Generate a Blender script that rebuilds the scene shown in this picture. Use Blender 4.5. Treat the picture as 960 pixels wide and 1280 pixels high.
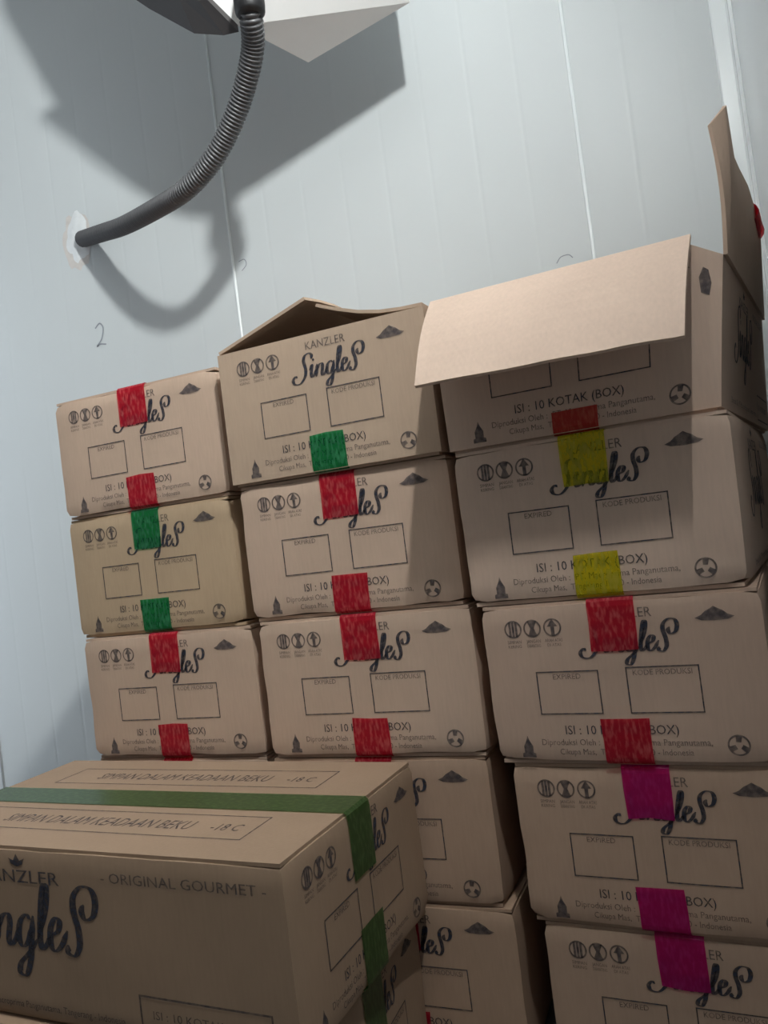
import bpy, bmesh, math, random
from mathutils import Vector, Matrix, Euler, noise

# ------------------------------------------------------------------ camera, world, light, exposure
scene = bpy.context.scene
col = scene.collection
for o in list(bpy.data.objects):
    bpy.data.objects.remove(o)

CAM = Vector((0.68, -1.0232, -0.2948))
YAW, PITCH, ROLL, FPX = 0.3847, 0.0267, -0.1264, 1010.0
fw = Vector((-math.sin(YAW) * math.cos(PITCH), math.cos(YAW) * math.cos(PITCH), math.sin(PITCH)))
rt = Vector((math.cos(YAW), math.sin(YAW), 0))
up = rt.cross(fw)
r2 = math.cos(ROLL) * rt + math.sin(ROLL) * up
u2 = -math.sin(ROLL) * rt + math.cos(ROLL) * up
cd = bpy.data.cameras.new('camera')
cam = bpy.data.objects.new('camera', cd)
col.objects.link(cam)
M = Matrix.Identity(4)
for i in range(3):
    M[i][0] = r2[i]; M[i][1] = u2[i]; M[i][2] = -fw[i]; M[i][3] = CAM[i]
cam.matrix_world = M
cd.sensor_fit = 'HORIZONTAL'; cd.sensor_width = 36.0
cd.lens = 36.0 * FPX / 960.0
cd.clip_start = 0.01
scene.camera = cam

world = bpy.data.worlds.new('world'); scene.world = world
world.use_nodes = True
world.node_tree.nodes['Background'].inputs[0].default_value = (0.6, 0.65, 0.7, 1)
world.node_tree.nodes['Background'].inputs[1].default_value = 0.02

LAMP_STRENGTH = 470.0
DOOR = (-0.35, 0.55, 0.95)            # unseen doorway added to the left wall for its light: y from, y to, head height
DOOR_FILL = 3.7
LAMP_POS = (0.83, -0.69, 1.01)        # on the right wall
vs = scene.view_settings
vs.view_transform = 'Standard'; vs.look = 'None'; vs.gamma = 1.0; vs.use_curve_mapping = False
vs.exposure = 1.54

# bluish fill added at an unseen doorway, brightens the back wall's left
ld = bpy.data.lights.new('doorway_fill', 'AREA'); ld.shape = 'RECTANGLE'
ld.size = DOOR[2]+1.0; ld.size_y = DOOR[1]-DOOR[0]; ld.energy = DOOR_FILL; ld.color = (0.80, 0.90, 1.0)
lo = bpy.data.objects.new('doorway_fill', ld); col.objects.link(lo)
lo.location = (-1.95, (DOOR[0]+DOOR[1])/2, (DOOR[2]-1.0)/2); lo.rotation_euler = (0, -math.pi/2, 0)

# ------------------------------------------------------------------ materials
MAT = {}
def new_mat(name):
    m = bpy.data.materials.new(name); m.use_nodes = True
    nt = m.node_tree
    return m, nt, nt.nodes['Principled BSDF']
def N(nt, t, **kw):
    n = nt.nodes.new(t)
    for k, v in kw.items(): setattr(n, k, v)
    return n
def plain(name, rgb, rough=0.5, metallic=0.0, noise_amt=0.0, noise_scale=20, bump=0.0, spec=0.5):
    m, nt, b = new_mat(name)
    b.inputs['Roughness'].default_value = rough
    b.inputs['Metallic'].default_value = metallic
    b.inputs['Specular IOR Level'].default_value = spec
    b.inputs['Base Color'].default_value = (*rgb, 1)
    if noise_amt or bump:
        tc = N(nt, 'ShaderNodeTexCoord'); nz = N(nt, 'ShaderNodeTexNoise')
        nz.inputs['Scale'].default_value = noise_scale; nz.inputs['Detail'].default_value = 4
        nt.links.new(tc.outputs['Object'], nz.inputs['Vector'])
        if noise_amt:
            mr = N(nt, 'ShaderNodeMapRange')
            mr.inputs[3].default_value = 1 - noise_amt; mr.inputs[4].default_value = 1 + noise_amt
            mx = N(nt, 'ShaderNodeVectorMath', operation='SCALE')
            mx.inputs[0].default_value = rgb
            nt.links.new(nz.outputs['Fac'], mr.inputs[0]); nt.links.new(mr.outputs[0], mx.inputs['Scale'])
            nt.links.new(mx.outputs[0], b.inputs['Base Color'])
        if bump:
            bp = N(nt, 'ShaderNodeBump'); bp.inputs['Strength'].default_value = bump; bp.inputs['Distance'].default_value = 0.002
            nt.links.new(nz.outputs['Fac'], bp.inputs['Height']); nt.links.new(bp.outputs[0], b.inputs['Normal'])
    MAT[name] = m
    return m

def cardboard():
    m, nt, b = new_mat('cardboard')
    b.inputs['Roughness'].default_value = 0.78
    b.inputs['Specular IOR Level'].default_value = 0.25
    oi = N(nt, 'ShaderNodeObjectInfo'); tc = N(nt, 'ShaderNodeTexCoord')
    n1 = N(nt, 'ShaderNodeTexNoise'); n1.inputs['Scale'].default_value = 7; n1.inputs['Detail'].default_value = 5
    n2 = N(nt, 'ShaderNodeTexNoise'); n2.inputs['Scale'].default_value = 1; n2.inputs['Detail'].default_value = 3
    mp = N(nt, 'ShaderNodeMapping'); mp.inputs['Scale'].default_value = (260, 260, 30)
    nt.links.new(tc.outputs['Object'], n1.inputs['Vector'])
    nt.links.new(tc.outputs['Object'], mp.inputs['Vector']); nt.links.new(mp.outputs[0], n2.inputs['Vector'])
    a = N(nt, 'ShaderNodeMapRange'); a.inputs[3].default_value = 0.86; a.inputs[4].default_value = 1.14
    c = N(nt, 'ShaderNodeMapRange'); c.inputs[3].default_value = 0.92; c.inputs[4].default_value = 1.08
    nt.links.new(n1.outputs['Fac'], a.inputs[0]); nt.links.new(n2.outputs['Fac'], c.inputs[0])
    mu = N(nt, 'ShaderNodeMath', operation='MULTIPLY')
    nt.links.new(a.outputs[0], mu.inputs[0]); nt.links.new(c.outputs[0], mu.inputs[1])
    sc = N(nt, 'ShaderNodeVectorMath', operation='SCALE')
    nt.links.new(oi.outputs['Color'], sc.inputs[0]); nt.links.new(mu.outputs[0], sc.inputs['Scale'])
    nt.links.new(sc.outputs[0], b.inputs['Base Color'])
    # faint vertical flutes
    sx = N(nt, 'ShaderNodeSeparateXYZ'); nt.links.new(tc.outputs['Object'], sx.inputs[0])
    ad = N(nt, 'ShaderNodeMath', operation='ADD'); nt.links.new(sx.outputs[0], ad.inputs[0]); nt.links.new(sx.outputs[1], ad.inputs[1])
    ml = N(nt, 'ShaderNodeMath', operation='MULTIPLY'); ml.inputs[1].default_value = 2 * math.pi / 0.0075
    sn = N(nt, 'ShaderNodeMath', operation='SINE')
    nt.links.new(ad.outputs[0], ml.inputs[0]); nt.links.new(ml.outputs[0], sn.inputs[0])
    ad2 = N(nt, 'ShaderNodeMath', operation='MULTIPLY_ADD'); ad2.inputs[1].default_value = 2.5
    nt.links.new(n1.outputs['Fac'], ad2.inputs[0]); 
    m3 = N(nt, 'ShaderNodeMath', operation='MULTIPLY'); m3.inputs[1].default_value = 0.02
    nt.links.new(sn.outputs[0], m3.inputs[0]); nt.links.new(m3.outputs[0], ad2.inputs[2])
    bp = N(nt, 'ShaderNodeBump'); bp.inputs['Strength'].default_value = 0.25; bp.inputs['Distance'].default_value = 0.003
    nt.links.new(ad2.outputs[0], bp.inputs['Height']); nt.links.new(bp.outputs[0], b.inputs['Normal'])
    MAT['cardboard'] = m

def tape_mat(name, rgb, fleck, alpha=0.86):
    m, nt, b = new_mat(name)
    b.inputs['Roughness'].default_value = 0.32
    tc = N(nt, 'ShaderNodeTexCoord')
    mp = N(nt, 'ShaderNodeMapping'); mp.inputs['Scale'].default_value = (230, 120, 75)
    nz = N(nt, 'ShaderNodeTexNoise'); nz.inputs['Scale'].default_value = 1; nz.inputs['Detail'].default_value = 2
    nt.links.new(tc.outputs['Object'], mp.inputs['Vector']); nt.links.new(mp.outputs[0], nz.inputs['Vector'])
    rp = N(nt, 'ShaderNodeValToRGB')
    rp.color_ramp.elements[0].position = 0.46; rp.color_ramp.elements[0].color = (*rgb, 1)
    rp.color_ramp.elements[1].position = 0.68; rp.color_ramp.elements[1].color = (*fleck, 1)
    nt.links.new(nz.outputs['Fac'], rp.inputs[0]); nt.links.new(rp.outputs[0], b.inputs['Base Color'])
    bp = N(nt, 'ShaderNodeBump'); bp.inputs['Strength'].default_value = 0.15; bp.inputs['Distance'].default_value = 0.001
    nt.links.new(nz.outputs['Fac'], bp.inputs['Height']); nt.links.new(bp.outputs[0], b.inputs['Normal'])
    k = max(rgb); tr = N(nt, 'ShaderNodeBsdfTransparent'); tr.inputs[0].default_value = (*[0.06+0.86*c/k for c in rgb], 1)
    mx = N(nt, 'ShaderNodeMixShader'); mx.inputs[0].default_value = alpha
    nt.links.new(tr.outputs[0], mx.inputs[1]); nt.links.new(b.outputs[0], mx.inputs[2])
    nt.links.new(mx.outputs[0], nt.nodes['Material Output'].inputs['Surface'])
    MAT[name] = m

def ink_mat(name, rgb, alpha):
    m, nt, b = new_mat(name)
    b.inputs['Base Color'].default_value = (*rgb, 1); b.inputs['Roughness'].default_value = 0.7
    tc = N(nt, 'ShaderNodeTexCoord'); nz = N(nt, 'ShaderNodeTexNoise'); nz.inputs['Scale'].default_value = 130
    nt.links.new(tc.outputs['Object'], nz.inputs['Vector'])
    mr = N(nt, 'ShaderNodeMapRange'); mr.inputs[1].default_value = .3; mr.inputs[2].default_value = .65
    mr.inputs[3].default_value = alpha - .2; mr.inputs[4].default_value = min(1, alpha + .12)
    nt.links.new(nz.outputs['Fac'], mr.inputs[0]); nt.links.new(mr.outputs[0], b.inputs['Alpha'])
    MAT[name] = m

cardboard()
tape_mat('tape_red', (0.50, 0.014, 0.040), (0.74, 0.17, 0.17), 0.46)
tape_mat('tape_orange_red', (0.50, 0.035, 0.02), (0.62, 0.12, 0.07), 0.6)
tape_mat('tape_green', (0.008, 0.115, 0.045), (0.06, 0.28, 0.14), 0.6)
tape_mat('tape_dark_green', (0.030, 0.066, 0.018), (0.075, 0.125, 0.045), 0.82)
tape_mat('tape_yellow', (0.56, 0.54, 0.02), (0.70, 0.64, 0.10), 0.34)
tape_mat('tape_magenta', (0.50, 0.010, 0.17), (0.60, 0.04, 0.26), 0.46)
ink_mat('ink', (0.030, 0.033, 0.052), 0.80)
ink_mat('ink_faint', (0.05, 0.048, 0.065), 0.62)
plain('black_ink', (0.012, 0.012, 0.014), 0.6)
plain('pen', (0.30, 0.32, 0.36), 0.6)
plain('wall_white', (0.64, 0.675, 0.685), 0.42, noise_amt=0.02, noise_scale=3, bump=0.02)
plain('wall_low_bounce', (0.22, 0.215, 0.21), 0.6, noise_amt=0.08, noise_scale=3)  # unseen walls, toned dark to cut bounced light
plain('wall_gloss', (0.62, 0.655, 0.665), 0.2)
plain('ceiling_grey', (0.55, 0.56, 0.56), 0.6, noise_amt=0.05)
plain('bead_white', (0.86, 0.90, 0.91), 0.25)
plain('joint_dark', (0.35, 0.38, 0.38), 0.8)
plain('sealant', (0.80, 0.82, 0.83), 0.35, noise_amt=0.06, noise_scale=60, bump=0.5)
plain('sealant_stain', (0.66, 0.62, 0.59), 0.6, noise_amt=0.15, noise_scale=60)
plain('unit_white', (0.88, 0.885, 0.88), 0.45, noise_amt=0.03)
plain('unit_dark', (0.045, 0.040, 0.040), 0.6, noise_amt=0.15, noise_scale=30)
plain('metal', (0.55, 0.56, 0.57), 0.4, metallic=0.9)
plain('hose_grey', (0.105, 0.105, 0.11), 0.42, noise_amt=0.12, noise_scale=40)
plain('rubber', (0.012, 0.012, 0.013), 0.5)
plain('floor_grey', (0.085, 0.08, 0.078), 0.75, noise_amt=0.2, noise_scale=12, bump=0.2)
plain('lamp_body', (0.7, 0.7, 0.7), 0.4)
for nm, st in (('lamp_diffuser', LAMP_STRENGTH),):
    m, nt, b = new_mat(nm)
    b.inputs['Base Color'].default_value = (0.9, 0.9, 0.9, 1)
    b.inputs['Emission Color'].default_value = (0.97, 1.0, 0.985, 1)
    b.inputs['Emission Strength'].default_value = st
    MAT[nm] = m

# ------------------------------------------------------------------ helpers
def link(name, me, mat, parent=None, color=None):
    o = bpy.data.objects.new(name, me); col.objects.link(o)
    if mat is not None and not me.materials: me.materials.append(MAT[mat])
    if parent is not None: o.parent = parent
    if color is not None: o.color = (*color, 1)
    return o
def mesh_from(name, verts, faces, smooth=False):
    me = bpy.data.meshes.new(name); me.from_pydata([tuple(v) for v in verts], [], faces); me.update()
    if smooth:
        for p in me.polygons: p.use_smooth = True
    return me
def bm_mesh(name, bm, smooth=False):
    bmesh.ops.recalc_face_normals(bm, faces=bm.faces)
    me = bpy.data.meshes.new(name); bm.to_mesh(me); bm.free()
    if smooth:
        for p in me.polygons: p.use_smooth = True
        me.set_sharp_from_angle(angle=math.radians(28))
    return me
def tag(o, label, cat, group=None):
    o['label'] = label; o['category'] = cat
    if group: o['group'] = group
    return o
def struct(o, label=None, cat=None):
    o['kind'] = 'structure'
    if label: o['label'] = label; o['category'] = cat
    return o
def box_bm(bm, x0, x1, y0, y1, z0, z1):
    vs_ = [bm.verts.new(p) for p in ((x0,y0,z0),(x1,y0,z0),(x1,y1,z0),(x0,y1,z0),(x0,y0,z1),(x1,y0,z1),(x1,y1,z1),(x0,y1,z1))]
    for f in ((0,3,2,1),(4,5,6,7),(0,1,5,4),(1,2,6,5),(2,3,7,6),(3,0,4,7)): bm.faces.new([vs_[i] for i in f])
    return vs_
def box_mesh(name, x0, x1, y0, y1, z0, z1, bev=0.0, seg=2):
    bm = bmesh.new(); box_bm(bm, x0, x1, y0, y1, z0, z1)
    if bev: bmesh.ops.bevel(bm, geom=bm.edges[:], offset=bev, segments=seg, affect='EDGES', profile=0.5)
    return bm_mesh(name, bm)
def slab_from_grid(name, top, thick, flip=False):
    """top: 2-d list of points; solid sheet of the given thickness (offset along averaged normals)"""
    nu, nv = len(top), len(top[0])
    P = [[Vector(p) for p in row] for row in top]
    def nrm(i, j):
        a = P[min(i+1, nu-1)][j] - P[max(i-1, 0)][j]; c = P[i][min(j+1, nv-1)] - P[i][max(j-1, 0)]
        n = a.cross(c); 
        return n.normalized() if n.length > 1e-12 else Vector((0,0,1))
    verts, faces = [], []
    for s in (0, 1):
        for i in range(nu):
            for j in range(nv):
                verts.append(P[i][j] + (nrm(i, j) * thick * (-s if not flip else s)))
    idx = lambda s, i, j: s*nu*nv + i*nv + j
    for i in range(nu-1):
        for j in range(nv-1):
            faces.append((idx(0,i,j), idx(0,i+1,j), idx(0,i+1,j+1), idx(0,i,j+1)))
            faces.append((idx(1,i,j), idx(1,i,j+1), idx(1,i+1,j+1), idx(1,i+1,j)))
    for i in range(nu-1):
        faces.append((idx(0,i,0), idx(1,i,0), idx(1,i+1,0), idx(0,i+1,0)))
        faces.append((idx(0,i,nv-1), idx(0,i+1,nv-1), idx(1,i+1,nv-1), idx(1,i,nv-1)))
    for j in range(nv-1):
        faces.append((idx(0,0,j), idx(0,0,j+1), idx(1,0,j+1), idx(1,0,j)))
        faces.append((idx(0,nu-1,j), idx(1,nu-1,j), idx(1,nu-1,j+1), idx(0,nu-1,j+1)))
    bm = bmesh.new()
    bv = [bm.verts.new(v) for v in verts]
    for f in faces: bm.faces.new([bv[i] for i in f])
    return bm_mesh(name, bm)
def catmull(pts, n=8):
    P = [Vector(p) for p in pts]; P = [2*P[0]-P[1]] + P + [2*P[-1]-P[-2]]
    out = []
    for i in range(1, len(P)-2):
        for k in range(n):
            t = k/n
            out.append(0.5*((2*P[i]) + (P[i+1]-P[i-1])*t + (2*P[i-1]-5*P[i]+4*P[i+1]-P[i+2])*t*t + (3*P[i]-P[i-1]-3*P[i+1]+P[i+2])*t**3))
    out.append(P[-2])
    return out
def sweep(name, path, radius, sides=16, cap=True):
    """tube along path; radius: function of index or number"""
    n = len(path); verts, faces = [], []
    nrm = None
    for i, p in enumerate(path):
        t = (path[min(i+1, n-1)] - path[max(i-1, 0)]).normalized()
        if nrm is None:
            nrm = t.orthogonal().normalized()
        nrm = (nrm - t*nrm.dot(t)).normalized(); bi = t.cross(nrm)
        r = radius(i) if callable(radius) else radius
        for k in range(sides):
            a = 2*math.pi*k/sides
            verts.append(p + (nrm*math.cos(a) + bi*math.sin(a))*r)
    for i in range(n-1):
        for k in range(sides):
            a, b_ = i*sides+k, i*sides+(k+1) % sides
            faces.append((a, b_, b_+sides, a+sides))
    if cap:
        faces.append(tuple(range(sides))[::-1]); faces.append(tuple((n-1)*sides+k for k in range(sides)))
    return mesh_from(name, verts, faces, True)

# ------------------------------------------------------------------ room shell
XL, XR, YB, YF, ZF, ZC = -1.9, 0.83, 0.68, -2.5, -1.0, 1.35
struct(link('floor', box_mesh('floor', XL-.1, XR+.1, YF-.1, YB+.12, ZF-.1, ZF), 'floor_grey'), 'grey concrete floor under the carton stacks', 'floor')
struct(link('ceiling', box_mesh('ceiling', XL-.1, XR+.1, YF-.1, YB+.12, ZC, ZC+.1), 'ceiling_grey'), 'grey insulated ceiling of the cold room', 'ceiling')
bm = bmesh.new()
box_bm(bm, XL-.1, XL, YF-.1, DOOR[0], ZF, ZC); box_bm(bm, XL-.1, XL, DOOR[1], YB+.12, ZF, ZC); box_bm(bm, XL-.1, XL, DOOR[0], DOOR[1], DOOR[2], ZC)
wl = struct(link('wall_left', bm_mesh('wall_left', bm), 'wall_low_bounce'), 'dull grey side wall with an added doorway, far left of the cartons', 'wall')
bm = bmesh.new()
box_bm(bm, XL-.11, XL+.01, DOOR[0]-.04, DOOR[0], ZF, DOOR[2]+.04); box_bm(bm, XL-.11, XL+.01, DOOR[1], DOOR[1]+.04, ZF, DOOR[2]+.04); box_bm(bm, XL-.11, XL+.01, DOOR[0], DOOR[1], DOOR[2], DOOR[2]+.04)
struct(link('fill_door_1', bm_mesh('fill_door_1', bm), 'metal'), 'metal frame of the doorway added for the left fill light', 'door')
wr = struct(link('wall_right', box_mesh('wall_right', XR, XR+.1, YF-.1, YB+.12, ZF, ZC), 'wall_gloss'), 'white insulated side wall beside the right carton stack', 'wall')
wf = struct(link('wall_front', box_mesh('wall_front', XL, XR, YF-.1, YF, ZF, ZC), 'wall_low_bounce'), 'dull grey wall facing the carton stacks', 'wall')
wb = struct(link('wall_back', box_mesh('wall_back', XL, XR, YB+.02, YB+.12, ZF, ZC), 'joint_dark'), 'white insulated panel wall behind the carton stacks', 'wall')
SEAMS = [XL, -1.27, -0.322, 0.521, XR]
for a, c in zip(SEAMS[:-1], SEAMS[1:]):
    prof = [(a+.0015, YB+.02), (a+.0015, YB+.003), (a+.0045, YB)]
    x = a + 0.105
    while x < c - 0.05:                       # shallow pressed grooves in the sheet
        prof += [(x-.006, YB), (x-.001, YB+.0003), (x+.001, YB+.0003), (x+.006, YB)]
        x += 0.105
    prof += [(c-.0045, YB), (c-.0015, YB+.003), (c-.0015, YB+.02)]
    n = len(prof)
    verts = [(p[0], p[1], ZF) for p in prof] + [(p[0], p[1], ZC) for p in prof]
    faces = [(i, i+1, i+1+n, i+n) for i in range(n-1)] + [(n-1, 0, n, 2*n-1), tuple(range(n))[::-1], tuple(range(n, 2*n))]
    link('wall_panel', mesh_from('wall_panel', verts, faces), 'wall_white', wb)
for x in SEAMS[1:-1]:
    path = [Vector((x, YB+.0012, ZF+.001)), Vector((x, YB+.0012, 0.1)), Vector((x, YB+.0012, ZC-.001))]
    link('joint_bead', sweep('joint_bead', path, 0.0042, 10), 'bead_white', wb)
# corner cover strip
bm = bmesh.new()
pr = [(0.793, YB), (0.794, YB-.004), (0.797, YB-.0055), (0.822, YB-.0055), (XR-.0055, YB-.012), (XR-.0055, YB-.034), (XR-.004, YB-.037), (XR, YB-.038), (XR, YB)]
n = len(pr)
me = mesh_from('corner_trim', [(p[0], p[1], ZF) for p in pr]+[(p[0], p[1], ZC) for p in pr],
    [(i, (i+1) % n, (i+1) % n+n, i+n) for i in range(n)]+[tuple(range(n))[::-1], tuple(range(n, 2*n))])
bm.free()
struct(link('trim_1', me, 'bead_white'), 'white corner cover strip where back and right walls meet', 'trim')

# pen mark "2" and faint scuffs on the back wall
def ribbon(bm, pts, w, place):
    """flat ribbon of half-width w(i) along 2-d pts"""
    P = [Vector((p[0], p[1])) for p in pts]; n = len(P); row = []
    for i in range(n):
        t = P[min(i+1, n-1)] - P[max(i-1, 0)]
        if t.length < 1e-9: t = Vector((1, 0))
        t.normalize(); nn = Vector((-t.y, t.x)); ww = w(i, t) if callable(w) else w
        row.append((bm.verts.new(place(*(P[i]+nn*ww))), bm.verts.new(place(*(P[i]-nn*ww)))))
    for i in range(n-1):
        try: bm.faces.new((row[i][0], row[i][1], row[i+1][1], row[i+1][0]))
        except ValueError: pass
bm = bmesh.new()
two = [p.to_2d() for p in catmull([(-.012,.022,0),(.004,.032,0),(.014,.018,0),(.006,-.008,0),(-.012,-.026,0),(-.002,-.022,0),(.018,-.026,0)], 8)]
ribbon(bm, two, 0.0019, lambda a, b_: (-.748+a, YB-.0008, .317+b_))
link('pen_mark', bm_mesh('pen_mark', bm), 'pen', wb)
bm = bmesh.new()
ribbon(bm, [p.to_2d() for p in catmull([(-.010,.012,0),(.006,.014,0),(.010,.0,0),(-.004,-.012,0)], 6)], 0.0010, lambda a, b_: (-.295+a, YB-.0008, .394+b_))
ribbon(bm, [p.to_2d() for p in catmull([(-.016,-.004,0),(-.006,.007,0),(.010,.008,0),(.018,.0,0)], 6)], 0.0010, lambda a, b_: (.461+a, YB-.0008, .221+b_))
link('pen_scuff', bm_mesh('pen_scuff', bm), 'pen', wb)

# ------------------------------------------------------------------ lettering
def text_polys(s, width=None, height=None):
    """returns (verts2d, faces) of a text, lower left at 0,0, scaled to width"""
    cu = bpy.data.curves.new('t', 'FONT'); cu.body = s; cu.resolution_u = 2; cu.fill_mode = 'FRONT'
    ob = bpy.data.objects.new('t', cu); col.objects.link(ob)
    dg = bpy.context.evaluated_depsgraph_get()
    me = ob.evaluated_get(dg).to_mesh()
    vs_ = [(v.co.x, v.co.y) for v in me.vertices]; fs = [tuple(p.vertices) for p in me.polygons]
    ob.evaluated_get(dg).to_mesh_clear()
    bpy.data.objects.remove(ob); bpy.data.curves.remove(cu)
    x0 = min(v[0] for v in vs_); x1 = max(v[0] for v in vs_)
    k = width/(x1-x0)
    ky = k if height is None else height/0.72
    return [((v[0]-x0)*k, v[1]*ky) for v in vs_], fs
class Print:
    def __init__(self): self.v, self.f = [], []
    def add(self, vs_, fs, ox=0, oy=0):
        b0 = len(self.v); self.v += [(a+ox, c+oy) for a, c in vs_]; self.f += [tuple(i+b0 for i in f) for f in fs]
    def text(self, s, cx, y, width, height=None):
        vs_, fs = text_polys(s, width, height); self.add(vs_, fs, cx-width/2, y)
    def quad(self, x0, y0, x1, y1): self.add([(x0,y0),(x1,y0),(x1,y1),(x0,y1)], [(0,1,2,3)])
    def frame(self, x0, y0, x1, y1, t):
        self.quad(x0, y0, x1, y0+t); self.quad(x0, y1-t, x1, y1)
        self.quad(x0, y0+t, x0+t, y1-t); self.quad(x1-t, y0+t, x1, y1-t)
    def poly(self, pts): self.add(pts, [tuple(range(len(pts)))])
    def ring(self, cx, cy, r, t, n=24):
        pts = []
        for k in range(n):
            a = 2*math.pi*k/n; pts += [(cx+r*math.cos(a), cy+r*math.sin(a)), (cx+(r-t)*math.cos(a), cy+(r-t)*math.sin(a))]
        self.add(pts, [(2*k, (2*k+2) % (2*n), (2*k+3) % (2*n), 2*k+1) for k in range(n)])
    def stroke(self, pts, w):
        bm = bmesh.new(); ribbon(bm, pts, w, lambda a, c: (a, c, 0)); bm.verts.ensure_lookup_table(); bm.verts.index_update()
        self.add([(v.co.x, v.co.y) for v in bm.verts], [tuple(v.index for v in f.verts) for f in bm.faces]); bm.free()
    def mesh(self, name, place): return mesh_from(name, [place(*p) for p in self.v], self.f)

SCRIPT = [
 [(1.42,1.50),(1.46,1.78),(1.22,1.98),(.86,1.86),(.74,1.5),(.86,1.08),(.98,.62),(.88,.10),(.48,-.30),(.02,-.26),(-.18,.06),(.02,.34),(.22,.20)],
 [(1.30,.62),(1.52,1.0),(1.48,.4),(1.56,.05),(1.76,.18),(1.92,.60)],
 [(1.58,1.32),(1.66,1.48)],
 [(1.98,1.0),(1.98,.5),(1.96,.0)], [(1.97,.45),(2.16,.88),(2.40,.96),(2.50,.70),(2.46,.2),(2.58,.02),(2.78,.24),(2.92,.6)],
 [(3.42,.86),(3.18,1.0),(2.94,.74),(2.92,.26),(3.10,.02),(3.32,.22),(3.46,.7)],
 [(3.50,1.0),(3.46,.3),(3.42,-.40),(3.24,-.86),(2.98,-.80),(3.02,-.50),(3.40,-.12),(3.72,.30)],
 [(3.72,.30),(4.02,1.2),(4.06,1.86),(3.92,1.96),(3.84,1.3),(3.82,.4),(3.92,.02),(4.12,.18),(4.26,.45)],
 [(4.26,.45),(4.56,.62),(4.62,.90),(4.44,1.0),(4.26,.70),(4.28,.20),(4.48,.0),(4.74,.22),(4.96,.66)],
 [(5.60,1.50),(5.52,1.28),(5.70,1.06),(5.98,1.20),(6.06,1.62),(5.86,1.98),(5.46,2.02),(5.18,1.72),(5.20,1.28),(5.40,.74),(5.46,.26),(5.28,-.06),(5.02,.0),(4.98,.24)],
]
def script_word(pr, x0, y0, width, bold=1.0):
    k = width/6.55
    for st in SCRIPT:
        pts = [p.to_2d() for p in catmull([(a+.16*c, c, 0) for a, c in st], 7)]
        n = len(pts)
        def w(i, t):
            e = min(1.0, (i+1.5)/5, (n-i+.5)/5)
            return k*bold*e*(0.045+0.115*max(0.0, abs(t.y))**2 * (1.0 if t.y*(t.x+.16) <= .25*abs(t.y) or True else .5))
        pr.stroke([(x0+k*(p.x+.25), y0+k*p.y) for p in pts], w)

W, L, H = 0.328, 0.61, 0.2
# end face print, coordinates in metres from lower left
def end_print():
    out = []
    def P(name, mat):
        p = Print(); out.append((name, p, mat)); return p
    U = lambda u: u*W
    V = lambda v: (1-v)*H
    script_word(P('script_word', 'ink'), U(.368), V(.325), W*.352, .92)
    P('text_line', 'ink_faint').text('KANZLER', U(.545), V(.125), W*.19, .0118)
    for k, u in enumerate((.128, .203, .280)):
        cy = V(.155); sym = P('handling_symbol', 'ink_faint')
        sym.ring(U(u), cy, .0112, .0020)
        if k == 0:
            for d in (-.004, 0, .004): sym.poly([(U(u)+d-.0015, cy-.0095), (U(u)+d+.0015, cy-.0095), (U(u)+d+.0015, cy+.0095), (U(u)+d-.0015, cy+.0095)])
        elif k == 1:
            sym.poly([(U(u)-.006, cy-.0092), (U(u)+.006, cy-.0092), (U(u)+.0022, cy), (U(u)+.006, cy+.0092), (U(u)-.006, cy+.0092), (U(u)-.0022, cy)])
        else:
            sym.poly([(U(u)-.0022, cy-.0108), (U(u)+.0022, cy-.0108), (U(u)+.0022, cy+.001), (U(u)+.0065, cy+.001), (U(u), cy+.0105), (U(u)-.0065, cy+.001), (U(u)-.0022, cy+.001)])
        P('text_line', 'ink_faint').text(('SIMPAN', 'JANGAN', 'ARAH ATAS')[k], U(u), V(.155)-.0178, .018 if k < 2 else .022, .0042)
        P('text_line', 'ink_faint').text(('KERING', 'DIBANTING', 'DI ATAS')[k], U(u), V(.155)-.0232, .017, .0038)
    c, d = U(.845), V(.135)
    P('roof_mark', 'ink_faint').poly([(c-.021, d-.0035), (c-.014, d-.0005), (c-.009, d+.004), (c-.004, d+.0065), (c, d+.009), (c+.004, d+.0065), (c+.009, d+.004), (c+.014, d-.0005), (c+.021, d-.0035), (c+.014, d-.0065), (c, d-.0075), (c-.014, d-.0065)])
    P('printed_frame', 'ink').frame(U(.195), V(.69), U(.428), V(.425), .0015)
    P('printed_frame', 'ink').frame(U(.525), V(.69), U(.775), V(.415), .0015)
    P('text_line', 'ink_faint').text('EXPIRED', U(.31), V(.475), .034, .0066)
    P('text_line', 'ink_faint').text('KODE PRODUKSI', U(.65), V(.465), .066, .0066)
    P('text_line', 'ink').text('ISI : 10 KOTAK (BOX)', U(.48), V(.812), W*.40, .0112)
    P('text_line', 'ink_faint').text('Diproduksi Oleh :  PT. Macroprima Panganutama,', U(.485), V(.878), W*.60, .0078)
    P('text_line', 'ink_faint').text('Cikupa Mas,  Tangerang 15710 - Indonesia', U(.485), V(.935), W*.47, .0074)
    c, d = U(.13), V(.955)
    P('bottle_mark', 'ink_faint').poly([(c-.0085, d), (c+.0085, d), (c+.0085, d+.005), (c+.0055, d+.006), (c+.0058, d+.014), (c+.002, d+.021), (c, d+.027), (c-.002, d+.021), (c-.0058, d+.014), (c-.0055, d+.006), (c-.0085, d+.005)])
    c, d = U(.868), V(.875); sym = P('recycling_mark', 'ink_faint')
    sym.ring(c, d, .0120, .0020)
    for k in range(3):
        a = math.radians(90+120*k)
        p = lambda r, da: (c+r*math.cos(a+math.radians(da)), d+r*math.sin(a+math.radians(da)))
        sym.poly([p(.0106, -22), p(.0106, 14), p(.0045, 38), p(.0040, -38)])
    return out
EP = end_print()
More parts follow.
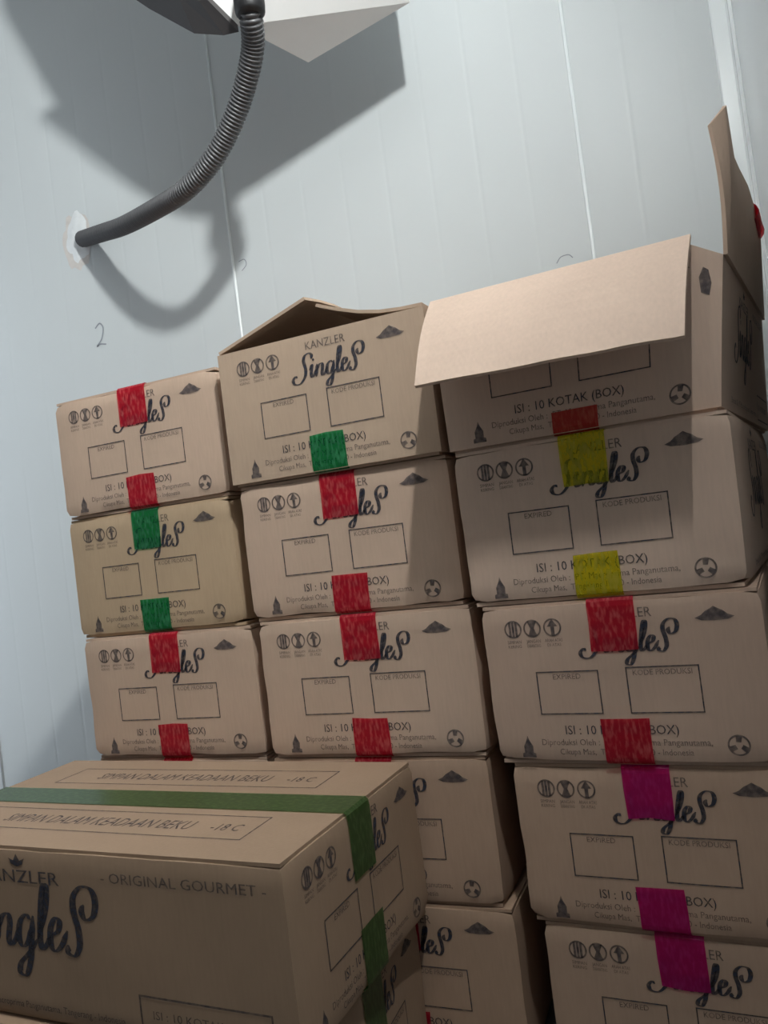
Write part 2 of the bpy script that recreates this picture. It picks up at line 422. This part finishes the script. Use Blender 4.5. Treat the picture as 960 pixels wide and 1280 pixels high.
def side_print():
    out = []
    def P(name, mat):
        p = Print(); out.append((name, p, mat)); return p
    c = L*0.405
    script_word(P('script_word', 'ink'), c-.128, H*.425, .243, .82)
    P('text_line', 'ink').text('KANZLER', c, H*.795, .128, .0150)
    P('crown_mark', 'ink').poly([(c-.009, H*.90), (c, H*.885), (c+.009, H*.90), (c+.013, H*.935), (c+.005, H*.92), (c, H*.96), (c-.005, H*.92), (c-.013, H*.935)])
    P('text_line', 'ink_faint').text('- ORIGINAL GOURMET -', L-.128, H*.835, .215, .0115)
    P('printed_frame', 'ink_faint').frame(L-.200, H*.055, L-.030, H*.255, .0022)
    P('text_line', 'ink_faint').text('ISI : 10 KOTAK (BOX)', L-.115, H*.135, .135, .009)
    P('text_line', 'ink_faint').text('Diproduksi Oleh :  PT. Macroprima Panganutama, Tangerang - Indonesia', c-.01, H*.075, .30, .008)
    return out
SP = side_print()
def top_print():
    out = []
    def P(name, mat):
        p = Print(); out.append((name, p, mat)); return p
    P('printed_frame', 'ink_faint').frame(.075, .052, L-.085, .118, .0018)
    P('text_line', 'ink_faint').text('SIMPAN DALAM KEADAAN BEKU', L*.47, .073, .30, .025)
    P('text_line', 'ink_faint').text('-18 C', L-.125, .075, .04, .019)
    return out
TP = top_print()

# ------------------------------------------------------------------ cartons
def tri(c8):
    """trilinear map of a carton: c8[(i,j,k)] offsets of the corners from the regular block"""
    def f(x, y, z):
        u, v, w_ = x/W, y/L, z/H
        p = Vector((x, y, z))
        if c8:
            for (i, j, k), d in c8.items():
                wt = (u if i else 1-u)*(v if j else 1-v)*(w_ if k else 1-w_)
                p += Vector(d)*wt
        return p
    return f
CARD_A = (0.57, 0.415, 0.315)     # pinkish kraft
CARD_B = (0.50, 0.365, 0.240)     # olive kraft
TW = 0.0275                        # half width of the tape
def worn_block(name, mp, seed, z0=0.0035, z1=0.1965, cuts=14):
    bm = bmesh.new(); bmesh.ops.create_cube(bm, size=1)
    bmesh.ops.subdivide_edges(bm, edges=bm.edges[:], cuts=cuts, use_grid_fill=True)
    rnd = random.Random(seed); off = Vector((rnd.random()*50, rnd.random()*50, rnd.random()*50))
    dims = Vector((W, L, z1-z0))
    for v in bm.verts:
        p = v.co.copy(); ext = [abs(abs(p[i])-.5) < 1e-4 for i in range(3)]
        q = Vector(((p.x+.5)*W, (p.y+.5)*L, z0+(p.z+.5)*(z1-z0)))
        if sum(ext) >= 2:
            a = 0.0016 + 0.0022*max(0, noise.noise(q*16+off)+.15)
            if sum(ext) == 3: a += 0.0015+0.002*rnd.random()
            for i in range(3):
                if ext[i]: q[i] -= math.copysign(a, p[i])
        v.co = mp(*q)
    me = bm_mesh(name, bm, True)
    return me
def bent_strip(name, pts, half, mp, axis='x', c=W/2, wob=0.0, seed=1):
    rnd = random.Random(seed); verts, faces = [], []
    for i, p in enumerate(pts):
        for s in (-1, 0, 1):
            verts.append(mp(c+s*half+(rnd.uniform(-wob, wob) if i == 0 else 0), p[0], p[1]+(rnd.uniform(-wob, wob) if i == 0 else 0)))
    for i in range(len(pts)-1):
        for k in range(2): faces.append((i*3+k, i*3+k+1, i*3+k+4, i*3+k+3))
    return mesh_from(name, verts, faces)
IDENT = tri(None)
_shared = {}
def shared(key, fn):
    if key not in _shared: _shared[key] = fn()
    return _shared[key]
def prints(root, mp, sk, left=False, right=False):
    e = 0.0007
    sets = [('e', EP, lambda a, c: mp(a, -e, c))]
    if right: sets.append(('r', SP, lambda a, c: mp(W+e, a, c)))
    if left: sets.append(('l', SP, lambda a, c: mp(-e, L-a, c)))
    for kk, lst, place in sets:
        for q, (nm, P_, mt) in enumerate(lst):
            me = P_.mesh(nm, place) if sk else shared((kk, q), lambda: P_.mesh(nm, place))
            link(nm, me, mt, root)
def tape_top(root, mp, mat, seed, drop=.06):
    e = 0.0014
    pts = [(-e, H-.0035-drop), (-e, H-.03), (-e, H-.010), (-e+.0008, H-.004), (.003, H-.0002), (.012, H-.0004), (L*.25, H-.0004), (L*.5, H-.0004), (L*.75, H-.0004), (L-.012, H-.0004), (L-.003, H-.0002), (L+e, H-.008), (L+e, H-.0035-drop)]
    link('tape_strip', bent_strip('tape_strip', pts, TW, mp, wob=.0015, seed=seed), mat, root)
def tape_bottom(root, mp, mat, seed, rise=.055):
    e = 0.0014
    pts = [(-e, rise), (-e, .03), (-e, .010), (-e+.0008, .005), (.003, .0015), (.012, .0006)]
    link('tape_strip', bent_strip('tape_strip', pts, TW, mp, wob=.0015, seed=seed), mat, root)
def top_flaps(root, mp, color):
    for s in (0, 1):
        x0, x1 = (.004, W/2-.001) if s == 0 else (W/2+.001, W-.004)
        bm = bmesh.new(); vv = box_bm(bm, x0, x1, .004, L-.004, H-.0055, H-.0014)
        for v in bm.verts: v.co = mp(*v.co)
        link('top_flap', bm_mesh('top_flap', bm), 'cardboard', root, color)
    bm = bmesh.new(); box_bm(bm, .006, W-.006, .006, L-.006, .0, .0045)
    for v in bm.verts: v.co = mp(*v.co)
    link('bottom_flap', bm_mesh('bottom_flap', bm), 'cardboard', root, color)
def root_at(loc, yaw, label, group):
    r = bpy.data.objects.new('carton', None); col.objects.link(r)
    r.empty_display_size = 0.05
    r.location = loc; r.rotation_euler = (0, 0, math.radians(yaw))
    return tag(r, label, 'carton', group)
_seed = [10]
def carton(loc, yaw, label, color, top=None, bottom=None, skew=None, left=False, right=False, group='sausage cartons in the stacks', hs=1.0, tdrop=.06, brise=.055):
    _seed[0] += 1; sd = _seed[0]
    r = root_at(loc, yaw, label, group); r.scale = (1, 1, hs)
    mp = tri(skew)
    link('body', worn_block('body', mp, sd), 'cardboard', r, color)
    top_flaps(r, mp, color)
    prints(r, mp, bool(skew), left, right)
    if top: tape_top(r, mp, top, sd, tdrop)
    if bottom: tape_bottom(r, mp, bottom, sd+500, brise)
    return r

def rowz(top, i):                 # base height of row i (0 = topmost) in a stack whose top is at `top`, floor at ZF
    h = (top-ZF)/5
    return top-h*(i+1), h/H
G1, G2, G3 = 'cartons in the left stack by the wall', 'cartons in the middle stack', 'cartons in the right stack by the corner'
RED, GRN, YEL, MAG = 'tape_red', 'tape_green', 'tape_yellow', 'tape_magenta'
vary = lambda c, k: tuple(a*k for a in c)
# left stack
T1 = -0.0086
S1 = [(-0.3150, 0.0275, -0.93, 'pinkish brown carton with red tape, topmost of the left stack', CARD_A, RED, RED),
      (-0.3174, 0.0325, -2.0, 'olive brown carton with green tape, second from the top of the left stack', CARD_B, GRN, GRN),
      (-0.3065, 0.0231, -0.5, 'brown carton with red tape, third from the top of the left stack', vary(CARD_A, .96), RED, RED),
      (-0.3080, 0.0270, -0.8, 'brown carton of the left stack hidden behind the front carton, fourth from the top', CARD_A, RED, RED),
      (-0.3100, 0.0270, -0.6, 'brown carton at the bottom of the left stack, on the floor', CARD_A, GRN, GRN)]
for i, (x, y, yaw, lb, c, t, b_) in enumerate(S1):
    z, hs = rowz(T1, i); carton((x, y, z), yaw, lb, c, t, b_, hs=hs, group=G1)
# middle stack (rows below the open one); bottom two cards darkened for dim light
S2 = [(0.0379, 0.0018, -0.9, 'pale brown carton with red tape under the open carton of the middle stack', vary(CARD_A, 1.04), RED, RED),
      (0.0433, -0.0003, -0.7, 'brown carton with red tape, third from the top of the middle stack', CARD_A, RED, RED),
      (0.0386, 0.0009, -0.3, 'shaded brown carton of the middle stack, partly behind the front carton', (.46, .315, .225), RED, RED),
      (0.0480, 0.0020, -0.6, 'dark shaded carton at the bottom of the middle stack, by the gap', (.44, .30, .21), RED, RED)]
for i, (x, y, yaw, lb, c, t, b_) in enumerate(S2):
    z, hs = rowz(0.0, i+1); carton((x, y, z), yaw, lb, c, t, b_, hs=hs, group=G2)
# right stack (rows below the open one); lower shade put into the card colours
T3 = -0.0050
SK_B = {(1,0,0): (0,-.004,0), (1,1,0): (.040,-.01,0), (1,1,1): (.038,-.01,0), (0,1,0): (.0,0,0), (1,0,1): (.004,-.004,0)}
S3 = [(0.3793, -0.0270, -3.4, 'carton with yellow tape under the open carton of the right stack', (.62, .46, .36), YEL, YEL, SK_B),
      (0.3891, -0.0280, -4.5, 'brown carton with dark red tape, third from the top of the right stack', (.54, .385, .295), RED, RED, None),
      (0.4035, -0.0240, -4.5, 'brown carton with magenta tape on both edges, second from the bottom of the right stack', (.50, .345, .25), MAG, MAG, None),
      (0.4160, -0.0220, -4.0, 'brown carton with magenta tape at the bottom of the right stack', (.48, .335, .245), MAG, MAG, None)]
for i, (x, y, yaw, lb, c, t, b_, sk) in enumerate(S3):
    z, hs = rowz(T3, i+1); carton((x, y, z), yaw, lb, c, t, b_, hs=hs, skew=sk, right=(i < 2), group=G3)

# open cartons: thin walls, flaps of their own
def open_body(name, mp, seed, t=0.005):
    bm = bmesh.new(); rnd = random.Random(seed)
    def wall(x0, x1, y0, y1, z0, z1, nx=1, ny=1, nz=1):
        b2 = bmesh.new(); bmesh.ops.create_cube(b2, size=1)
        for ax, nn in ((0, nx), (1, ny), (2, nz)):
            if nn > 1:
                for k in range(1, nn):
                    co = Vector((0,0,0)); co[ax] = -.5+k/nn; no = Vector((0,0,0)); no[ax] = 1
                    bmesh.ops.bisect_plane(b2, geom=b2.verts[:]+b2.edges[:]+b2.faces[:], plane_co=co, plane_no=no)
        vm = {}
        for v in b2.verts:
            vm[v] = bm.verts.new(mp(x0+(v.co.x+.5)*(x1-x0), y0+(v.co.y+.5)*(y1-y0), z0+(v.co.z+.5)*(z1-z0)))
        for f in b2.faces: bm.faces.new([vm[v] for v in f.verts])
        b2.free()
    wall(0, W, 0, t, .0035, H-.003, nx=25, nz=4); wall(0, W, L-t, L, .0035, H-.003, nx=8, nz=4)
    wall(0, t, t, L-t, .0035, H-.003, ny=8, nz=4); wall(W-t, W, t, L-t, .0035, H-.003, ny=8, nz=4)
    wall(t, W-t, t, L-t, .0, .006)
    return bm_mesh(name, bm)
def sheet(name, root, grid, thick, color, mat='cardboard', label=None, flip=False):
    o = link(name, slab_from_grid(name, grid, thick, flip), mat, root, color)
    if label: o['label'] = label
    return o

# middle stack top: flaps tented open
z, hs = rowz(0.0, 0)
r = root_at((0.0339, -0.0024, z), -1.6, 'open topped carton with tented flaps and green tape, topmost of the middle stack', G2)
mp = IDENT; cA = (.51, .375, .275)
link('body', open_body('body', mp, 3), 'cardboard', r, cA)
prints(r, mp, False)
tape_bottom(r, mp, GRN, 77, .055)
def lfl(s, t):      # left long flap, hinge at x=0
    ang = math.radians(17.5 + 3*math.sin(s*5)); return Vector((0.002+.160*t*math.cos(ang), .003+s*(L-.006), H-.002+.160*t*math.sin(ang)+.006*t*math.sin(s*9)))
def rfl(s, t):
    ang = math.radians(12.5 + 2*math.sin(s*4)); return Vector((W-.002-.160*t*math.cos(ang), .003+s*(L-.006), H-.002+.160*t*math.sin(ang)-.010*math.sin(math.pi*t)))
sheet('long_flap', r, [[lfl(i/12, j/5) for j in range(6)] for i in range(13)], .0045, cA)
sheet('long_flap', r, [[rfl(i/12, j/5) for j in range(6)] for i in range(13)], .0045, cA, flip=True)
def efl(s, t): return Vector((.006+s*(W-.012), .007+.020*t, H-.006-.145*t))
sheet('end_flap', r, [[efl(i/6, j/4) for j in range(5)] for i in range(7)], .004, cA)
sheet('end_flap', r, [[Vector((.006+i/6*(W-.012), L-.007-.020*j/4, H-.006-.145*j/4)) for j in range(5)] for i in range(7)], .004, cA, flip=True)

# right stack top: end flap folded out over the front, long flap standing against the corner
z, hs = rowz(T3, 0)
YW3 = -3.5
r = root_at((0.3748, -0.0160, z), YW3, 'open carton with end flap folded down over its front, topmost of right stack', G3)
SK_A = {(1,0,1): (.024, -.003, 0), (1,1,0): (.048, -.02, 0), (1,1,1): (.062, -.02, 0), (0,0,1): (-.004, 0, 0)}
tri_a = tri(SK_A)
def mp(x, y, z):
    p = tri_a(x, y, z); k = max(0, x/W-.88)/.12*(max(0, z)/H)**1.5*max(0, 1-max(0, y)/(.9*L))
    p.z -= .027*k
    return p
link('body', open_body('body', mp, 5), 'cardboard', r, (.62, .46, .36))
prints(r, mp, True, right=True)
tape_bottom(r, mp, 'tape_orange_red', 88, .030)
sm = Print(); sm.poly([(W-.020, .142), (W-.012, .140), (W-.010, .156), (W-.013, .172), (W-.018, .174), (W-.022, .160)])
link('ink_mark', sm.mesh('ink_mark', lambda a, c: mp(a, -.0007, c)), 'ink_faint', r)
Ri = Euler((0, 0, math.radians(YW3))).to_matrix().inverted()
hl, hr = mp(.004, .0, H-.002), tri_a(W-.028, .0, H-.002)
dl, dr = Ri @ Vector((0.001, -.107, -.124)), Ri @ Vector((-.020, -.0993, -.129))
rnd = random.Random(4)
def ffl(s, t):
    h = hl.lerp(hr, s); d = dl.lerp(dr, s)
    p = h + d*t
    p += Vector((0, -.010*math.sin(math.pi*t)*.6, .010*math.sin(math.pi*t)*.5))       # soft roll at the hinge
    p += Vector((0, -.0016, .0012))*abs((s*3.3+.35) % 1-.5)*2*math.sin(math.pi*min(1, t*1.2)*.6)
    p += Vector((0, -.0012*math.sin(s*11+.6)*t, .0004*math.sin(s*23)*t))
    return p
sheet('end_flap', r, [[ffl(i/24, j/8) for j in range(9)] for i in range(25)], .0045, (0.66, 0.50, 0.40), label='bare inner side of the folded end flap, lightened as if brightly lit')  # strong light on the flap put into its card colour
# standing long flap, torn along its top
FT = [(0, .728, -.040, .112), (.030, .745, -.022, .134), (.07, .748, .0, .146), (.13, .752, .05, .130), (.23, .756, .10, .121), (.42, .768, .21, .145), (.65, .787, .35, .166), (.97, .813, .55, .162), (1, .815, .57, .160)]
def rflap(s, t):
    b0 = mp(W, .002+s*(L-.004), H-.003)
    for a, c in zip(FT[:-1], FT[1:]):
        if a[0] <= s <= c[0]:
            k = (s-a[0])/(c[0]-a[0]); tw = Vector(a[1:]).lerp(Vector(c[1:]), k); break
    tl = Ri @ (tw - r.location)
    p = b0.lerp(tl, t)
    return p + Vector((.004*math.sin(math.pi*t)*(1-s), 0, 0))
ss = [0, .015, .030, .05, .07, .1, .13, .18, .23, .3, .36, .42, .5, .58, .65, .75, .85, .93, .97, 1]
sheet('long_flap', r, [[rflap(q, j/8) for j in range(9)] for q in ss], .0045, vary(CARD_A, .98), label='torn long flap standing upright', flip=True)
# left long flap and rear end flap folded in
sheet('long_flap', r, [[mp(.006+.15*j/4, .006+i/6*(L-.012), H-.004-.03*j/4) for j in range(5)] for i in range(7)], .004, CARD_A)
sheet('end_flap', r, [[mp(.165+i/4*(W-.18), L-.008-.12*j/4, H-.010-.06*j/4) for j in range(5)] for i in range(5)], .004, CARD_A)
# red tape tail on the standing flap's upper edge
pA, pB = rflap(.80, .97), rflap(.98, .97)
grid = []
for i in range(5):
    e_ = pA.lerp(pB, i/4)
    grid.append([e_ + Vector((.0015+.009*math.sin(j*.75), -.004*j, .010-.012*j*(1-.15*abs(i-2)))) for j in range(5)])
o = sheet('tape_tail', r, grid, .0006, None, 'tape_red', label='loose red tape tail')

# front left stack, its cartons turned sideways
FG = 'sideways cartons in the front left stack'
FX, FY = 0.252, -0.345
carton((FX, FY, -0.8+.0008), 90-2.8, 'large brown carton lying sideways in front with green tape along its top', (0.335, 0.230, 0.155), 'tape_dark_green', 'tape_dark_green', left=True, group=FG, tdrop=.075, brise=.07)  # card darkened so its top and near face stay dim
front = [o for o in col.objects if o.type == 'EMPTY'][-1]
for s in (0, 1):
    pl = (lambda a, c: Vector((c, L-a, H-.0009))) if s == 0 else (lambda a, c: Vector((.164+c, L-a, H-.0009)))
    for nm, P_, mt in TP: link(nm, P_.mesh(nm, pl), mt, front)
carton((0.246, FY+.012, -1.0), 90+1.0, 'brown carton on the floor under the sideways front carton, with green tape', (0.335, 0.230, 0.155), 'tape_dark_green', 'tape_dark_green', left=True, group=FG, tdrop=.075)

# ------------------------------------------------------------------ evaporator unit under the ceiling
unit = bpy.data.objects.new('evaporator_unit', None); col.objects.link(unit); unit.location = (0, 0.25, 0.66)
tag(unit, 'white ceiling evaporator unit with dark underside panel above the cartons', 'cooling unit')
def upart(name, me, mat, parent=unit):
    me.transform(Matrix.Translation(-unit.location)) if parent is unit else None
    return link(name, me, mat, parent)
V_, R_, R2, D_ = Vector((.038,.462,.675)), Vector((.259,.487,.732)), Vector((.245,.24,.86)), Vector((-.018,.288,.676))
E_ = Vector((-.052, .25, .718))
bm = bmesh.new()
bot = [bm.verts.new(p) for p in (V_, R_, R2, E_, D_)]
topz = 0.97
tp = [bm.verts.new((p.x, p.y, topz)) for p in (V_, R_, R2, E_, D_)]
bm.faces.new((bot[0], bot[1], bot[4])); bm.faces.new((bot[1], bot[2], bot[4])); bm.faces.new((bot[2], bot[3], bot[4]))
bm.faces.new(tp)
for i in range(5): bm.faces.new((bot[i], bot[(i+1) % 5], tp[(i+1) % 5], tp[i]))
upart('drain_pan', bm_mesh('drain_pan', bm), 'unit_white')
# dark slanted panel rising to the left
def prism(name, prof, y0, y1, mat):
    n = len(prof)
    me = mesh_from(name, [(p[0], y0, p[1]) for p in prof]+[(p[0], y1, p[1]) for p in prof],
        [(i, (i+1) % n, (i+1) % n+n, i+n) for i in range(n)]+[tuple(range(n))[::-1], tuple(range(n, 2*n))])
    bm2 = bmesh.new(); bm2.from_mesh(me); 
    return upart(name, bm_mesh(name, bm2), mat)
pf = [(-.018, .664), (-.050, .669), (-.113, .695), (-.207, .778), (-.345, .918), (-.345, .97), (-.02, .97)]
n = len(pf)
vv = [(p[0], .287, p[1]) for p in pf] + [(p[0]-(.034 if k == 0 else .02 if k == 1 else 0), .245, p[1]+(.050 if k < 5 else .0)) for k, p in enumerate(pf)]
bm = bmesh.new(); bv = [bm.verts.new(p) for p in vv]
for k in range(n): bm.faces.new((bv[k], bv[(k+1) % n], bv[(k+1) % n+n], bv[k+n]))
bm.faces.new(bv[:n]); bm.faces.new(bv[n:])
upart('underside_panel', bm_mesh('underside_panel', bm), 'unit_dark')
pf = [(-.345, .971), (-.36, 1.0), (-.447, 1.187), (-.447, 1.25), (-.02, 1.25), (-.02, .971)]
bm = bmesh.new(); n = len(pf)
bv = [bm.verts.new((p[0], .286, p[1])) for p in pf] + [bm.verts.new((p[0]+(.085 if k < 4 else 0), .215, p[1])) for k, p in enumerate(pf)]
for k in range(n): bm.faces.new((bv[k], bv[(k+1) % n], bv[(k+1) % n+n], bv[k+n]))
bm.faces.new(bv[:n]); bm.faces.new(bv[n:])
upart('side_casing', bm_mesh('side_casing', bm), 'unit_white')
prism('casing', [(-.0195, .971), (-.0195, 1.25), (.268, 1.25), (.262, .971)], .06, .286, 'unit_white')
prism('back_casing', [(.03, .971), (.03, 1.25), (.268, 1.25), (.262, .971)], .286, .487, 'unit_white')
for x, ys in ((-.30, (.25,)), (.22, (.09, .26))):
    for y in ys:
        bm = bmesh.new(); box_bm(bm, x-.015, x+.015, y-.002, y+.002, 1.245, ZC)
        upart('hanger', bm_mesh('hanger', bm), 'metal')
# drain hose
HP = [(0.0477, 0.215, 0.7071000000000001), (0.0477, 0.215, 0.6471), (0.0184, 0.265, 0.6106), (-0.0366, 0.31, 0.5667), (-0.0968, 0.34, 0.5208), (-0.1589, 0.36, 0.483), (-0.2404, 0.385, 0.461), (-0.3568, 0.436, 0.469), (-0.5079, 0.522, 0.5003), (-0.6324, 0.596, 0.5379), (-0.7645, 0.676, 0.5794)]
raw = catmull(HP, 40)
# resample evenly
d = [0]
for a, c in zip(raw[:-1], raw[1:]): d.append(d[-1]+(c-a).length)
step = 0.00135; n = int(d[-1]/step); path = []; k = 0
for i in range(n+1):
    s = i*d[-1]/n
    while k < len(d)-2 and d[k+1] < s: k += 1
    f = (s-d[k])/max(1e-9, d[k+1]-d[k]); path.append(raw[k].lerp(raw[k+1], f))
def hr_(i): return 0.0195 + 0.0021*math.sin(i*2*math.pi/5.6)
hose = bpy.data.objects.new('drain_hose', None); col.objects.link(hose); hose.location = (-.768, .674, .5814)
tag(hose, 'grey ribbed drain hose curving from the ceiling unit into the wall', 'hose')
me = sweep('hose_tube', path, hr_, 16); me.transform(Matrix.Translation(-hose.location)); link('hose_tube', me, 'hose_grey', hose)
ct = [Vector(HP[1])+Vector((0, 0, dz)) for dz in (.035, .03, .0, -.012, -.016)]
me = sweep('collar', ct, lambda i: (.026, .027, .027, .026, .022)[i], 20); me.transform(Matrix.Translation(-hose.location)); link('collar', me, 'rubber', hose)
el = catmull([(HP[1][0], HP[1][1], HP[1][2]+.030), (HP[1][0], HP[1][1]+.004, HP[1][2]+.062), (HP[1][0], HP[1][1]+.022, HP[1][2]+.086), (HP[1][0], HP[1][1]+.038, HP[1][2]+.088)], 6)
me = sweep('outlet_elbow', el, .0185, 16); me.transform(Matrix.Translation(-hose.location)); link('outlet_elbow', me, 'hose_grey', hose)
# fan guard on the front of the casing
bm = bmesh.new(); fx, fz, fy = .12, 1.11, .052
for rr in (.03, .06, .09, .115):
    ring = []
    for k in range(32):
        a = 2*math.pi*k/32; ring.append([bm.verts.new((fx+(rr+dr)*math.cos(a), fy+dy, fz+(rr+dr)*math.sin(a))) for dr, dy in ((-.002, -.002), (.002, -.002), (.002, .002), (-.002, .002))])
    for k in range(32):
        for q in range(4): bm.faces.new((ring[k][q], ring[k][(q+1) % 4], ring[(k+1) % 32][(q+1) % 4], ring[(k+1) % 32][q]))
upart('fan_guard', bm_mesh('fan_guard', bm), 'metal')['kind'] = 'stuff'
for k in range(4):
    a = math.pi/4*k; d_ = Vector((math.cos(a), 0, math.sin(a)))
    upart('fan_guard_spoke', sweep('fan_guard_spoke', [Vector((fx, fy+.003, fz))-d_*.118, Vector((fx, fy+.003, fz)), Vector((fx, fy+.003, fz))+d_*.118], .002, 8), 'metal')
upart('fan_hub', sweep('fan_hub', [Vector((fx, y, fz)) for y in (.0605, .048, .046)], lambda i: (.026, .026, .020)[i], 20), 'unit_dark')
# sealant around the hose entry: lumpy white patch with a stained rim
def blob(name, cx, cz, rx, rz, h, seed, mat, parent, inner=None):
    verts, faces = [], []; nr, ns = 7, 32
    off = Vector((seed*7.1, seed*3.3, 0))
    for i in range(nr+1):
        t = i/nr
        for k in range(ns):
            a = 2*math.pi*k/ns
            wob = 1+.30*noise.noise(Vector((math.cos(a)*1.6, math.sin(a)*1.6, 0))+off)+.10*noise.noise(Vector((math.cos(a)*5, math.sin(a)*5, 3))+off)
            x, z_ = math.cos(a)*rx*t*wob, math.sin(a)*rz*t*wob
            y = h*(1-t**2.2)*(1+.5*noise.noise(Vector((x*60, z_*60, 1))+off))
            verts.append((cx+x, YB-max(0.0004, y), cz+z_))
    for i in range(nr):
        for k in range(ns): faces.append((i*ns+k, i*ns+(k+1) % ns, (i+1)*ns+(k+1) % ns, (i+1)*ns+k))
    bm2 = bmesh.new(); bm2.from_mesh(mesh_from(name, verts, faces)); bmesh.ops.remove_doubles(bm2, verts=bm2.verts[:], dist=1e-5)
    return link(name, bm_mesh(name, bm2, True), mat, parent)
blob('sealant_stain', -.785, .583, .047, .076, .0008, 5, 'sealant_stain', wb)
blob('sealant_patch', -.783, .588, .040, .066, .005, 2, 'sealant', wb)

# ------------------------------------------------------------------ lamp on the right wall (above, outside the picture)
def dome(name, r, h, n=24, m=8):
    verts, faces = [], []
    for j in range(m+1):
        a = math.pi/2*j/m
        for k in range(n):
            b_ = 2*math.pi*k/n; verts.append((-h*math.sin(a), r*math.cos(a)*math.cos(b_), r*math.cos(a)*math.sin(b_)))
    for j in range(m):
        for k in range(n): faces.append((j*n+k, j*n+(k+1) % n, (j+1)*n+(k+1) % n, (j+1)*n+k))
    faces.append(tuple(range(n)))
    bm = bmesh.new(); bm.from_mesh(mesh_from(name, verts, faces)); bmesh.ops.remove_doubles(bm, verts=bm.verts[:], dist=1e-6)
    me = bm_mesh(name, bm)
    for p in me.polygons: p.use_smooth = True
    return me
def wall_lamp(loc, rot, label, mat):
    lamp = bpy.data.objects.new('wall_lamp', None); col.objects.link(lamp); lamp.location = loc; lamp.rotation_euler = (0, 0, rot)
    tag(lamp, label, 'lamp')
    path = [Vector((x, 0, 0)) for x in (0, -.036, -.042, -.042)]
    link('lamp_base', sweep('lamp_base', path, lambda i: (.074, .074, .070, .058)[i], 28), 'lamp_body', lamp)
    me = dome('diffuser', .056, .010); me.transform(Matrix.Translation((-.0425, 0, 0)))
    link('diffuser', me, mat, lamp)
wall_lamp(LAMP_POS, 0, 'round white bulkhead lamp on the right wall near the ceiling', 'lamp_diffuser')
